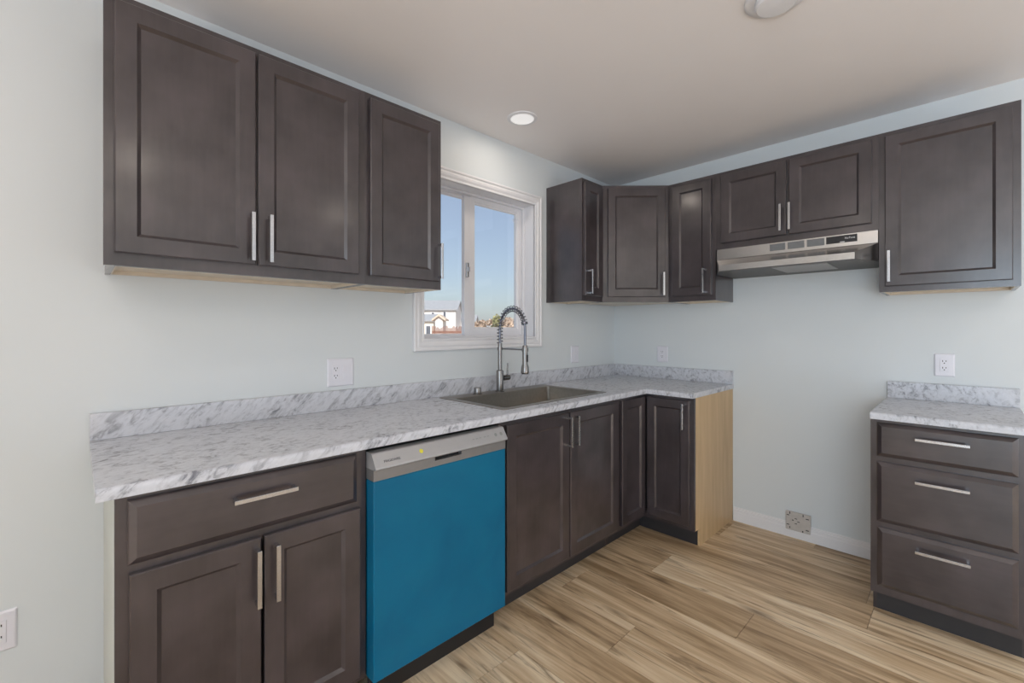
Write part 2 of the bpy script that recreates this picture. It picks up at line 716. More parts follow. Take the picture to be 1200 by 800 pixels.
wall_xz('wall_left', [XL - T, WX0 - 0.012, WX1 + 0.012, T], [-0.16, WZ0 - 0.012, WZ1 + 0.012, ZC + 0.1], lambda i, j: not (i == 1 and j == 1), 0, T, M['wall'])
wall_yz('wall_right', [YB - T, 0], [-0.16, ZC + 0.1], lambda i, j: True, 0, T, M['wall'])
wall_xz('wall_back', [XL - T, -4.4, -0.2, T], [-0.16, 0.05, 2.1, ZC + 0.1], lambda i, j: not (i == 1 and j == 1), YB - T, YB, M['wall'])
wall_yz('wall_front', [YB, -4.2, -2.0, 0], [-0.16, 0.3, 2.1, ZC + 0.1], lambda i, j: not (i == 1 and j == 1), XL - T, XL, M['wall'])

# baseboard along the right wall between the cabinets
bb = [(0, 0), (0, 0.090), (-0.004, 0.090), (-0.007, 0.086), (-0.007, 0.080), (-0.012, 0.074), (-0.012, 0.060), (-0.014, 0.056), (-0.014, 0)]
mb = MB().prism_x([(p[0], p[1]) for p in bb], 0.934, 1.728)
b_ = mb.build('baseboard_right', M['trim'])
b_.rotation_euler = (0, 0, -PI / 2)
struct(b_)

# ------------------------------------------------------------------ window
win = bpy.data.objects.new('window_1', None)
COL.objects.link(win)
win['kind'] = 'structure'
cw = 0.066
mb = MB().rect(WX0 - cw, WX1 + cw, WZ0 - cw, WZ1 + cw,
               [(0, 0), (0, 0.014), (0.004, 0.018), (0.012, 0.018), (0.016, 0.0135), (0.022, 0.0135), (0.028, 0.017), (0.040, 0.016), (0.052, 0.010), (0.058, 0.0135), (0.064, 0.0135), (cw, 0.011), (cw, 0)], closed_ring=True)
mb.build('window_casing', M['trim'], win)
mb = MB().rect(WX0 - 0.011, WX1 + 0.011, WZ0 - 0.011, WZ1 + 0.011, [(0, 0.005), (0.011, 0.005), (0.011, -T), (0, -T)], closed_ring=True)
mb.build('window_jamb', M['trim'], win)
# vinyl main frame, deep in the wall
FY = 0.085
mb = MB().rect(WX0, WX1, WZ0, WZ1, [(0, -FY), (0.010, -FY), (0.013, -FY - 0.004), (0.013, -FY - 0.02), (0.017, -FY - 0.024), (0.017, -FY - 0.062), (0, -FY - 0.062)], closed_ring=True)
mb.build('window_frame', M['vinyl'], win)
# fixed left light and its bright meeting stile
fx0, fx1 = WX0 + 0.010, -1.47
mb = MB().rect(fx0, -1.44, WZ0 + 0.006, WZ1 - 0.016, [(0, -0.118), (0.015, -0.118), (0.018, -0.124), (0.018, -0.138), (0, -0.138)], closed_ring=True)
mb.build('fixed_sash', M['vinyl'], win)
MB().box(-1.494, -1.442, 0.098, 0.128, WZ0 + 0.004, WZ1 - 0.020, 0.003).build('meeting_stile', M['vinyl'], win)
lt = MB().box(-1.486, -1.468, 0.082, 0.099, 1.60, 1.69, 0.004)
lt.box(-1.482, -1.472, 0.070, 0.084, 1.632, 1.664, 0.003)
lt.build('latch', M['nickel'], win)
MB().box(fx0 + 0.012, -1.455, 0.129, 0.133, WZ0 + 0.016, WZ1 - 0.026).build('glass_pane', M['glass'], win)
# sliding sash on the right
sx0, sx1, sz0, sz1 = -1.441, WX1 - 0.016, 1.258, WZ1 - 0.010
mb = MB().rect(sx0, sx1, sz0, sz1, [(0, -0.104), (0.028, -0.104), (0.036, -0.112), (0.040, -0.112), (0.040, -0.134), (0, -0.134)], closed_ring=True)
mb.box(sx0 + 0.001, sx1 + 0.002, 0.106, 0.133, WZ0 + 0.012, sz0 + 0.012)
mb.build('sliding_sash', M['vinyl'], win)
MB().box(sx0 + 0.03, sx1 - 0.03, 0.120, 0.124, sz0 + 0.03, sz1 - 0.03).build('glass_pane', M['glass'], win)
for z in (1.335, 2.02):
    t = MB()
    pts = [(-1.056 + 0.010 * math.cos(a), 0.112, z + 0.011 * math.sin(a)) for a in [2 * PI * i / 16 for i in range(17)]]
    t.tube(pts, 0.0016, 6)
    t.build('tilt_tab', M['vinyl'], win, True)

# ------------------------------------------------------------------ cabinet builders
DT = 0.020


def door(parent, x0, x1, z0, z1, y, handle=None, stile=0.050, name='door'):
    """a framed door whose back lies at local y (front towards -y)"""
    d = MB().rect(x0, x1, z0, z1, [(0, 0), (0, DT - 0.003), (0.003, DT), (stile, DT), (stile + 0.0015, DT - 0.0015), (stile + 0.010, DT - 0.0095), (stile + 0.010, 0)], closed_ring=True, y=y)
    d = d.build(name, M['cab'], parent)
    i = stile + 0.0098
    MB().box(x0 + i, x1 - i, y - DT + 0.0093, y - 0.003, z0 + i, z1 - i).build('panel', M['cab'], d)
    if handle:
        hx, hz0, hz1 = handle
        pull(d, hx, y - DT, hz0, hz1)
    return d


def pull(parent, x, y, z0, z1):
    h = MB()
    h.box(x - 0.006, x + 0.006, y - 0.034, y - 0.027, z0, z1, 0.0012, 1)
    for z in (z0 + 0.007, z1 - 0.007):
        h.box(x - 0.005, x + 0.005, y - 0.028, y + 0.0005, z - 0.005, z + 0.005)
    return h.build('handle', M['nickel'], parent)


def pull_h(parent, x0, x1, y, z):
    h = MB()
    h.box(x0, x1, y - 0.034, y - 0.027, z - 0.006, z + 0.006, 0.0012, 1)
    for x in (x0 + 0.007, x1 - 0.007):
        h.box(x - 0.005, x + 0.005, y - 0.028, y + 0.0005, z - 0.005, z + 0.005)
    return h.build('handle', M['nickel'], parent)


def drawer(parent, x0, x1, z0, z1, y, handle):
    d = MB().rect(x0, x1, z0, z1, [(0, 0), (0, DT - 0.012), (0.003, DT - 0.009), (0.017, DT), ], cap0=True, cap1=True, y=y)
    d = d.build('drawer', M['cab_h'], parent)
    hx0, hx1, hz = handle
    pull_h(d, hx0, hx1, y - DT, hz)
    return d


def face_frame(parent, w, z0, z1, y0, y1, sl=0.045, sr=0.045, rt=0.045, rb=0.055, mids=(), rails=()):
    f = MB()
    f.box(0, sl, y0, y1, z0, z1)
    f.box(w - sr, w, y0, y1, z0, z1)
    f.box(sl, w - sr, y0, y1, z1 - rt, z1)
    f.box(sl, w - sr, y0, y1, z0, z0 + rb)
    for a, b in mids:
        f.box(a, b, y0, y1, z0 + rb, z1 - rt)
    for a, b in rails:
        f.box(sl, w - sr, y0, y1, a, b)
    return f.build('face_frame', M['cab'], parent)


UB, UT, UD = 1.468, 2.260, 0.303   # wall cabinets: bottom, top, depth to frame face


def wall_cabinet(label, loc, rz, w, doors, zb=UB, inset=0.0):
    """doors: (x0, x1, z0, z1, handle) in world z and local x"""
    t = thing('wall_cabinet', label, 'cabinet', loc, rz)
    h = UT - zb
    D = UD - 0.019
    c = MB()
    c.box(0.001 + inset, 0.015 + inset, -0.001, -D, 0.0, h)
    c.box(w - 0.015, w - 0.001, -0.001, -D, 0.0, h)
    c.box(0.015 + inset, w - 0.015, -0.001, -D, h - 0.015, h)
    c.box(0.015 + inset, w - 0.015, -0.001, -0.008, 0.018, h - 0.015)
    c.build('carcass', M['cab'], t)
    u = MB()
    u.box(0.0152 + inset, w - 0.0152, -0.0082, -D, 0.014, 0.026)
    u.box(0.0152 + inset, 0.019 + inset, -0.0082, -D, 0.0005, 0.0142)
    u.box(w - 0.019, w - 0.0152, -0.0082, -D, 0.0005, 0.0142)
    u.box(0.019 + inset, w - 0.019, -0.0015, -0.016, 0.001, 0.0142)
    u.build('bottom_panel', M['pale_maple'], t)
    mids = []
    for a, b in zip(doors[:-1], doors[1:]):
        mids.append((a[1] - 0.02, b[0] + 0.02))
    face_frame(t, w, 0, h, -D, -UD, 0.04, 0.04, 0.045, 0.055, mids)
    for (a, b, z0, z1, hd) in doors:
        if hd:
            hd = (hd[0], hd[1] - zb, hd[2] - zb)
        door(t, a, b, z0 - zb, z1 - zb, -UD, hd)
    return t


DZ0, DZ1 = 1.505, 2.236
X = -3.129
wall_cabinet('wide dark wooden double-door wall cabinet at the left, above the long worktop', (X, 0, UB), 0, 0.795,
             [(0.023, 0.389, DZ0, DZ1, (0.374, 1.514, 1.679)), (0.396, 0.763, DZ0, DZ1, (0.430, 1.514, 1.679))], inset=0.012)
X = -2.334
wall_cabinet('single-door dark wall cabinet just left of the window', (X, 0, UB), 0, 0.380,
             [(0.017, 0.360, DZ0, DZ1, (0.353, 1.516, 1.678))])
X = -0.852
wall_cabinet('narrow dark wall cabinet right of the window, its side reflecting the window light', (X, 0, UB), 0, 0.2305,
             [(0.012, 0.212, DZ0, DZ1, (0.050, 1.514, 1.672))])
R90 = -PI / 2
wall_cabinet('narrow dark wall cabinet between the diagonal corner cabinet and the range hood', (0, -0.6215, UB), R90, 0.308,
             [(0.030, 0.284, DZ0, DZ1, (0.245, 1.514, 1.672))])
wall_cabinet('short two-door dark wall cabinet directly above the range hood', (0, -0.930, 1.783), R90, 0.792,
             [(0.036, 0.390, 1.818, DZ1, (0.366, 1.838, 1.989)), (0.403, 0.765, 1.818, DZ1, (0.411, 1.838, 1.989))], zb=1.783)
wall_cabinet('large single-door dark wall cabinet right of the range hood', (0, -1.7225, UB), R90, 0.468,
             [(0.024, 0.444, 1.496, DZ1, (0.041, 1.514, 1.668))])

# diagonal corner wall cabinet
t = thing('corner_wall_cabinet', 'diagonal dark wall cabinet set across the corner of the room', 'cabinet', (0, 0, UB), 0)
h = UT - UB
A, B = 0.6205, UD
inn = 0.013
outer = [(-0.001, -0.001), (-A, -0.001), (-A, -B + inn), (-B + inn, -A), (-0.001, -A)]
c = MB().poly_prism(outer, 0.016, h)
c.box(-A, -A + 0.014, -B + 0.019, -0.001, 0, 0.017)
c.box(-B + 0.019, -0.001, -A, -A + 0.014, 0, 0.017)
c.build('carcass', M['cab'], t)
u = [(-0.016, -0.016), (-A + 0.0152, -0.016), (-A + 0.0152, -B + 0.03), (-B + 0.03, -A + 0.0152), (-0.016, -A + 0.0152)]
MB().poly_prism(u, 0.008, 0.0158).build('bottom_panel', M['pale_maple'], t)
L2 = (A - B) * math.sqrt(2)
ff = MB()
for (a, b, z0, z1) in ((0, 0.045, 0, h), (L2 - 0.045, L2, 0, h), (0.045, L2 - 0.045, h - 0.045, h), (0.045, L2 - 0.045, 0, 0.055)):
    ff.box(a, b, 0.0, 0.0175, z0, z1)
ROT = Matrix.Translation((-A, -B, 0)) @ Matrix.Rotation(-PI / 4, 4, 'Z')


def place(o):
    o.matrix_local = ROT
    return o


f = place(ff.build('face_frame', M['cab'], t))
dd = door(t, 0.034, 0.421, DZ0 - UB, DZ1 - UB, 0.0, (0.401, 1.512 - UB, 1.668 - UB))
place(dd)

# ------------------------------------------------------------------ base cabinets
BT, BD, TK = 0.884, 0.610, 0.535


def base_body(t, w, left_mat=None, right_mat=None, open_front=False):
    c = MB()
    c.box(0.014, w - 0.014, -0.002, -BD + 0.02, 0.105, BT - 0.001)
    c.build('carcass', M['inside'], t)
    prof = [(-0.001, 0), (-TK, 0), (-TK, 0.105), (-BD + 0.0195, 0.105), (-BD + 0.0195, BT), (-0.001, BT)]
    MB().prism_x(prof, 0.001, 0.0135).build('side_panel', left_mat or M['cab'], t)
    MB().prism_x(prof, w - 0.0135, w - 0.001).build('side_panel', right_mat or M['cab'], t)
    MB().box(0.0137, w - 0.0137, -TK + 0.012, -TK, 0.0, 0.1045).build('toe_kick', M['toe'], t)


# left base: one drawer over two doors
BX = -3.119
t = thing('base_cabinet', 'dark base cabinet under the left end of the worktop, one drawer over two doors', 'cabinet', (BX, 0, 0), 0)
w_ = 0.637
base_body(t, w_, M['pale_panel'])
face_frame(t, w_, 0.105, BT, -BD + 0.019, -BD, 0.045, 0.045, 0.04, 0.05, rails=[(0.675, 0.728)])
drawer(t, 0.023, 0.602, 0.712, 0.869, -BD, (0.239, 0.403, 0.815))
door(t, 0.026, 0.313, 0.130, 0.690, -BD, (0.300, 0.506, 0.666), 0.052)
door(t, 0.321, 0.610, 0.130, 0.690, -BD, (0.349, 0.506, 0.666), 0.052)

# sink base
BX = -1.868
t = thing('sink_base_cabinet', 'dark two-door base cabinet under the sink, beside the blue dishwasher', 'cabinet', (BX, 0, 0), 0)
w_ = 0.942
c = MB()
c.box(0.014, w_ - 0.014, -0.002, -BD + 0.02, 0.105, 0.66)
c.build('carcass', M['inside'], t)
prof = [(-0.001, 0), (-TK, 0), (-TK, 0.105), (-BD + 0.0195, 0.105), (-BD + 0.0195, BT), (-0.001, BT)]
MB().prism_x(prof, 0.001, 0.0135).build('side_panel', M['cab'], t)
MB().prism_x(prof, w_ - 0.0135, w_ - 0.001).build('side_panel', M['cab'], t)
MB().box(0.0137, w_ - 0.0137, -TK + 0.012, -TK, 0, 0.1045).build('toe_kick', M['toe'], t)
face_frame(t, w_, 0.105, BT, -BD + 0.019, -BD, 0.045, 0.04, 0.04, 0.05, mids=[(0.45, 0.50)])
door(t, 0.034, 0.472, 0.130, 0.862, -BD, (0.456, 0.694, 0.846), 0.055)
door(t, 0.480, 0.924, 0.130, 0.862, -BD, (0.513, 0.694, 0.846), 0.055)

# corner base with folding doors
t = thing('corner_base_cabinet', 'dark corner base cabinet with folding doors and a raw maple end panel', 'cabinet', (0, 0, 0), 0)
LX, RY = -0.9255, -0.927
c = MB()
c.cells([LX + 0.014, -BD + 0.02, -0.002], [RY + 0.014, -BD + 0.02, -0.002], lambda i, j: not (i == 0 and j == 0), 0.105, BT - 0.001)
c.build('carcass', M['inside'], t)
MB().prism_x(prof, LX + 0.001, LX + 0.0135).build('side_panel', M['cab'], t)
mp_ = MB().prism_x(prof, -RY - 0.0135, -RY)
o = mp_.build('end_panel', M['maple'], t)
o.rotation_euler = (0, 0, -PI / 2)
o['label'] = 'raw maple end panel'
tk = MB().box(LX + 0.0137, -TK, -TK + 0.012, -TK, 0, 0.1045)
tk.box(-TK, -TK + 0.012, RY + 0.0137, -TK, 0, 0.1045)
tk.build('toe_kick', M['toe'], t)
ff = MB()
ff.box(LX, LX + 0.022, -BD, -BD + 0.019, 0.105, BT)
ff.box(LX + 0.022, -BD, -BD, -BD + 0.019, 0.849, BT)
ff.box(LX + 0.022, -BD, -BD, -BD + 0.019, 0.105, 0.150)
ff.box(-BD, -BD + 0.019, RY + 0.001, RY + 0.036, 0.105, BT)
ff.box(-BD, -BD + 0.019, RY + 0.036, -BD, 0.849, BT)
ff.box(-BD, -BD + 0.019, RY + 0.036, -BD, 0.105, 0.150)
ff.build('face_frame', M['cab'], t)
door(t, -0.899, -0.633, 0.132, 0.866, -BD, None, 0.050)
d2 = door(t, 0.636, 0.903, 0.132, 0.866, -BD, (0.874, 0.700, 0.850), 0.050)
d2.rotation_euler = (0, 0, -PI / 2)

# right drawer base
t = thing('drawer_base_cabinet', 'dark base cabinet with three drawers at the right edge', 'cabinet', (0, -1.7255, 0), R90)
w_ = 0.468
base_body(t, w_)
face_frame(t, w_, 0.105, BT, -BD + 0.019, -BD, 0.045, 0.045, 0.035, 0.05, rails=[(0.68, 0.73), (0.39, 0.44)])
drawer(t, 0.023, 0.441, 0.720, 0.869, -BD, (0.150, 0.312, 0.819))
drawer(t, 0.023, 0.441, 0.430, 0.695, -BD, (0.150, 0.312, 0.638))
drawer(t, 0.025, 0.441, 0.143, 0.404, -BD, (0.151, 0.314, 0.347))

# ------------------------------------------------------------------ worktops
CT, CTH, CDP = 0.914, 0.0295, 0.641
SKX0, SKX1, SKY0, SKY1 = -1.787, -0.952, -0.050, -0.557     # sink outline
hx0, hx1, hy0, hy1 = SKX0 + 0.022, SKX1 - 0.022, SKY0 - 0.018, SKY1 + 0.018


def worktop(name, label, xs, ys, keep, front, rzone=None):
    mb = MB().cells(xs, ys, keep, CT - CTH, CT)
    bmesh.ops.recalc_face_normals(mb.bm, faces=mb.bm.faces[:])
    bmesh.ops.dissolve_limit(mb.bm, angle_limit=0.01, verts=mb.bm.verts[:], edges=mb.bm.edges[:])
    ed = [e for e in mb.bm.edges if all(abs(v.co.z - CT) < 1e-5 and front(v.co) for v in e.verts)]
    bmesh.ops.bevel(mb.bm, geom=ed, offset=0.013, segments=5, affect='EDGES', profile=0.5)
    return tag(mb.build(name, M['marble'], None), label, 'countertop')


WE = -0.9313
wt = worktop('countertop', 'long L-shaped pale marble-look worktop holding the sink', [-3.153, hx0, hx1, -CDP, -0.001], [WE, -CDP, hy1, hy0, -0.001],
             lambda i, j: (j > 0 or i == 3) and not (i == 1 and j == 2),
             lambda v: (abs(v.y + CDP) < 1e-4 and v.x < -CDP + 1e-4) or (abs(v.x + CDP) < 1e-4 and v.y < -CDP + 1e-4))
SH = 1.003
bs = MB().box(-3.153, -0.001, -0.019, -0.001, CT + 0.0002, SH, 0.0015, 1)
bs.build('backsplash', M['marble'], wt)
bs = MB().box(-0.019, -0.001, WE, -0.0195, CT + 0.0002, SH, 0.0015, 1)
bs.build('backsplash', M['marble'], wt)
wt2 = worktop('countertop', 'short pale marble-look worktop on the drawer cabinet at the right', [-CDP, -0.001], [-2.203, -1.727], lambda i, j: True, lambda v: abs(v.x + CDP) < 1e-4)
MB().box(-0.019, -0.001, -2.203, -1.727, CT + 0.0002, SH, 0.0015, 1).build('backsplash', M['marble'], wt2)

# ------------------------------------------------------------------ sink
sk = thing('kitchen_sink', 'rectangular drop-in stainless steel sink in the worktop below the window', 'sink', ((SKX0 + SKX1) / 2, (SKY0 + SKY1) / 2, CT))


def rrect(x0, x1, y0, y1, z, r, n=5):
    pts = []
    for (cx, cy, a0) in ((x1 - r, y1 - r, 0), (x0 + r, y1 - r, PI / 2), (x0 + r, y0 + r, PI), (x1 - r, y0 + r, 1.5 * PI)):
        for k in range(n + 1):
            a = a0 + PI / 2 * k / n
            pts.append((cx + r * math.cos(a), cy + r * math.sin(a), z))
    return pts


W2, H2 = (SKX1 - SKX0) / 2, (SKY0 - SKY1) / 2
bx0, bx1, by0, by1 = -W2 + 0.042, W2 - 0.042, -H2 + 0.034, H2 - 0.088
loops = [rrect(-W2, W2, -H2, H2, 0.0003, 0.008), rrect(-W2 + 0.001, W2 - 0.001, -H2 + 0.001, H2 - 0.001, 0.0032, 0.008),
         rrect(bx0 - 0.006, bx1 + 0.006, by0 - 0.006, by1 + 0.006, 0.0036, 0.022), rrect(bx0 - 0.001, bx1 + 0.001, by0 - 0.001, by1 + 0.001, 0.001, 0.02),
         rrect(bx0, bx1, by0, by1, -0.006, 0.018), rrect(bx0 + 0.003, bx1 - 0.003, by0 + 0.003, by1 - 0.003, -0.185, 0.018), rrect(bx0 + 0.020, bx1 - 0.020, by0 + 0.020, by1 - 0.020, -0.205, 0.018)]
MB().loft(loops, cap1=True).build('basin', M['sink'], sk, True)
MB().lathe([(0.052, 0.0), (0.052, 0.003), (0.045, 0.004), (0.040, 0.001), (0.0, 0.001)], (0, 0.04, -0.2052), seg=24, cap0=False, cap1=False).build('drain', M['steel'], sk, True)

# soap dispenser cap on the sink deck
DZ = CT + 0.0036
s_ = thing('sink_hole_cap', 'short steel cap on the sink deck left of the faucet', 'cap', (-1.555, -0.098, DZ))
MB().lathe([(0.026, 0), (0.026, 0.004), (0.0205, 0.006), (0.0205, 0.034), (0.019, 0.037), (0.0, 0.038)], seg=24, cap1=False).build('cap_body', M['faucet'], s_, True)

# ------------------------------------------------------------------ faucet
FXp, FYp = -1.388, -0.105
fa = thing('kitchen_faucet', 'tall steel spring-neck pull-down faucet behind the sink', 'faucet', (FXp, FYp, DZ))
z0 = 0.0
MB().lathe([(0.027, 0), (0.027, 0.004), (0.0215, 0.007), (0.0215, 0.118), (0.020, 0.124), (0.013, 0.128), (0.0, 0.128)], seg=24, cap1=False).build('body', M['faucet'], fa, True)
MB().lathe([(0.0125, 0.127), (0.0125, 0.285), (0.0, 0.2855)], seg=20, cap0=True, cap1=False).build('column', M['faucet'], fa, True)
REACH = 0.205
ztop_s = 0.36         # where the arch begins
Rr = REACH / 2
arch = [Vector((0, 0, 0.28 + 0.08 * i / 6)) for i in range(6)]
for i in range(0, 25):
    a = PI - PI * i / 24
    arch.append(Vector((0, -Rr - Rr * math.cos(a), ztop_s + 0.125 * math.sin(a) ** 0.9 if 0 < i < 24 else ztop_s)))
tail_end = 0.275
for i in range(1, 7):
    arch.append(Vector((0, -REACH, ztop_s + (tail_end - ztop_s) * i / 6)))
MB().tube(arch, 0.0072, 10).build('hose', M['spring'], fa, True)
# resample the arch, wind the spring round it up to a little past the top
seglen = [0]
for a, b in zip(arch[:-1], arch[1:]):
    seglen.append(seglen[-1] + (b - a).length)


def along(s):
    for i in range(len(arch) - 1):
        if s <= seglen[i + 1] or i == len(arch) - 2:
            f_ = (s - seglen[i]) / (seglen[i + 1] - seglen[i])
            return arch[i].lerp(arch[i + 1], f_), (arch[i + 1] - arch[i]).normalized()


S_end = seglen[-1] - 0.125
pitch = 0.0185
nt_ = int(S_end / pitch)
pts = []
for i in range(nt_ * 14 + 1):
    s_ = S_end * i / (nt_ * 14)
    p, tt = along(s_)
    u = Vector((1, 0, 0))
    v = tt.cross(u).normalized()
    a = 2 * PI * i / 14
    pts.append(p + (u * math.cos(a) + v * math.sin(a)) * 0.0165)
MB().tube(pts, 0.0023, 6).build('spring', M['spring'], fa, True)
p, tt = along(S_end)
cp = MB().tube([p - tt * 0.006, p + tt * 0.006], 0.0180, 16)
cp.build('spring_collar', M['spring'], fa, True)
sh_ = MB().lathe([(0.0125, 0.277), (0.0145, 0.270), (0.0155, 0.235), (0.0155, 0.175), (0.021, 0.155), (0.023, 0.128), (0.022, 0.122), (0.0, 0.122)], (0, -REACH, 0), seg=24, cap1=False)
sp_ = sh_.build('spray_head', M['faucet'], fa, True)
MB().box(-0.005, 0.005, -REACH - 0.021, -REACH - 0.012, 0.185, 0.225, 0.002).build('spray_button', M['black'], sp_)
MB().lathe([(0.020, 0.1225), (0.020, 0.117), (0.0, 0.117)], (0, -REACH, 0), seg=24, cap1=False).build('nozzle', M['black'], sp_, True)
ar = MB().tube([(0, -0.010, 0.252), (0, -REACH + 0.014, 0.252)], 0.0042, 10)
ar.lathe([(0.0185, 0.243), (0.0185, 0.261)], (0, -REACH, 0), seg=20)
ar.lathe([(0.0155, 0.243), (0.0155, 0.261)], (0, 0, 0), seg=20)
ar.build('support_arm', M['faucet'], fa, True)
lv = MB().lathe([(0.0, 0.019), (0.0165, 0.0192), (0.0165, 0.072), (0.0145, 0.076), (0.0, 0.0762)], (0, 0, 0.078), axis='x', seg=20, cap0=False, cap1=False)
lv = lv.build('handle_hub', M['faucet'], fa, True)
MB().tube([(0.060, 0, 0.09), (0.060, -0.004, 0.165)], [0.0055, 0.0045], 10).build('lever', M['faucet'], lv, True)

# ------------------------------------------------------------------ dishwasher
dx0, dx1 = -2.4785, -1.8745
dw = thing('dishwasher', 'dishwasher with its door still wrapped in bright blue protective film', 'dishwasher', (dx0, 0, 0))
W = dx1 - dx0
MB().box(0.004, W - 0.004, -0.05, -0.606, 0.105, 0.868).build('tub', M['black'], dw)
MB().box(0.012, W - 0.012, -0.592, -0.600, 0.0, 0.104).build('kick_plate', M['black'], dw)
MB().box(0, W, -0.6065, -0.660, 0.106, 0.776, 0.003, 1).build('door', M['film'], dw)['label'] = 'door in blue film'
stp = MB().box(0, W * 0.405, -0.6065, -0.659, 0.7763, 0.8135)
stp.box(W * 0.610, W, -0.6065, -0.659, 0.7763, 0.8135)
stp.box(W * 0.405, W * 0.610, -0.6065, -0.659, 0.7763, 0.797)
stp.build('handle_strip', M['dw_strip'], dw)
MB().box(W * 0.405 + 0.0005, W * 0.61 - 0.0005, -0.61, -0.640, 0.7972, 0.8133).build('pocket_handle', M['black'], dw)
pf = [(-0.6065, 0.867), (-0.640, 0.867), (-0.646, 0.864), (-0.6725, 0.823), (-0.673, 0.818), (-0.668, 0.8138), (-0.6065, 0.8138)]
cp = MB().prism_x(pf, 0, W).build('control_panel', M['dw_grey'], dw)
# lettering lies on the sloping panel face
ang = math.atan2(0.864 - 0.823, 0.6725 - 0.646)
pn = Vector((0, -math.sin(ang), math.cos(ang)))


def on_panel(x, fz):
    y = -0.646 - (0.6725 - 0.646) * (1 - fz)
    z = 0.823 + (0.864 - 0.823) * fz
    return Vector((x, y, z)) + pn * 0.0004


text_part('brand_lettering', 'FRIGIDAIRE', 0.012, M['grey_txt'], cp, on_panel(0.067, 0.36), (ang, 0, 0), width=0.062)
for x in [0.428, 0.446, 0.464, 0.488, 0.506]:
    o = MB().box(-0.005, 0.005, -0.0012, 0.0012, -0.0002, 0.0004).build('button_mark', M['dot_green'], cp)
    o.location = on_panel(x, 0.52)
    o.rotation_euler = (ang, 0, 0)
for x in (0.548, 0.578):
    o = MB().lathe([(0.0075, -0.0002), (0.0075, 0.0004)], seg=16).build('button', M['dot_green'], cp)
    o.location = on_panel(x, 0.5)
    o.rotation_euler = (ang, 0, 0)
o = MB().lathe([(0.008, -0.0002), (0.008, 0.0004)], seg=20).build('dot_sticker', M['yellow'], cp)
o.location = on_panel(0.185, 0.52)
o.rotation_euler = (ang, 0, 0)
o['label'] = 'small yellow dot sticker'

# ------------------------------------------------------------------ range hood
hd = thing('range_hood', 'stainless under-cabinet range hood on the right wall', 'range hood', (0, -0.9365, 1.624), R90)
HW = 0.784
zb_, zt_ = 1.7175 - 1.624, 1.7825 - 1.624
MB().box(0, HW, -0.002, -0.306, zb_, zt_, 0.0015, 1).build('upper_band', M['hood'], hd)
# flared canopy: wide at the wall, narrower front lip
lx0, lx1, ly = 0.072, 0.712, -0.470
back = [(0, -0.002), (HW, -0.002), (HW, -0.306), (0, -0.306)]
fr_ = lambda z, lp: [(p[0], p[1], z) for p in lp]
topl = [(0.0, -0.002), (HW, -0.002), (HW, -0.304), (0.0, -0.304)]
mb = MB()
V = lambda x, y, z: mb.bm.verts.new((x, y, z))
zl0, zl1 = 0.003, 0.036
a = [V(0.0, -0.304, zb_ - 0.0003), V(HW, -0.304, zb_ - 0.0003), V(lx1, ly, zl1), V(lx0, ly, zl1)]
b = [V(0.0, -0.304, zl0), V(HW, -0.304, zl0), V(lx1, ly, zl0), V(lx0, ly, zl0)]
e = [V(0.0, -0.002, zb_ - 0.0003), V(HW, -0.002, zb_ - 0.0003), V(HW, -0.002, zl0), V(0.0, -0.002, zl0)]
F = mb.bm.faces.new
F((a[0], a[1], a[2], a[3]))
F((a[3], a[2], b[2], b[3]))
F((a[1], b[1], b[2], a[2]))
F((a[0], a[3], b[3], b[0]))
F((e[0], e[1], a[1], a[0]))
F((e[1], e[2], b[1], a[1]))
F((e[0], a[0], b[0], e[3]))
F((e[0], e[3], e[2], e[1]))
F((e[3], b[0], b[3], b[2], b[1], e[2]))
mb.build('canopy', M['hood'], hd)
ub = MB().poly_prism([(0.004, -0.006), (HW - 0.004, -0.006), (HW - 0.004, -0.302), (lx1 - 0.004, ly + 0.006), (lx0 + 0.004, ly + 0.006), (0.004, -0.302)], 0.0, 0.0028)
ub.build('underside', M['hood_dark'], hd)
ln = MB().box(0.345, 0.595, -0.455, -0.15, -0.004, -0.0002, 0.0015, 1)
for i in range(16):
    x = 0.352 + i * 0.0155
    ln.box(x, x + 0.008, -0.450, -0.155, -0.0052, -0.0036)
ln.build('light_lens', M['lens'], hd)
for (x0, x1) in ((0.298, 0.376), (0.388, 0.468), (0.480, 0.560)):
    v_ = MB()
    v_.box(x0, x1, -0.3058, -0.3068, zb_ + 0.018, zt_ - 0.008)
    for i in range(9):
        z = zb_ + 0.020 + i * 0.0042
        v_.box(x0 + 0.001, x1 - 0.001, -0.3066, -0.3085, z, z + 0.002)
    v_.build('vent_grille', M['vent'], hd)
cp = MB().box(0.568, 0.700, -0.3058, -0.3075, zb_ + 0.020, zt_ - 0.007, 0.0005, 1).build('control_panel', M['black'], hd)
text_part('brand_lettering', 'NuTone', 0.014, M['panel_txt'], cp, (0.670, -0.3078, zb_ + 0.042), (PI / 2, 0, 0), width=0.042)
for x in (0.590, 0.626):
    MB().box(x - 0.011, x + 0.011, -0.3074, -0.3100, zb_ + 0.028, zb_ + 0.042, 0.001, 1).build('rocker_switch', M['slot'], cp)
MB().box(0.628, 0.648, -0.3074, -0.3078, zb_ + 0.0225, zb_ + 0.026).build('switch_lettering', M['panel_txt'], cp)

# ------------------------------------------------------------------ outlets and switches


def plate(t, x0, x1, z0, z1, mat=None):
    return MB().rect(x0, x1, z0, z1, [(0, 0), (0, 0.002), (0.004, 0.0055), (0.007, 0.006)], cap0=True, cap1=True).build('cover_plate', mat or M['plate'], t)


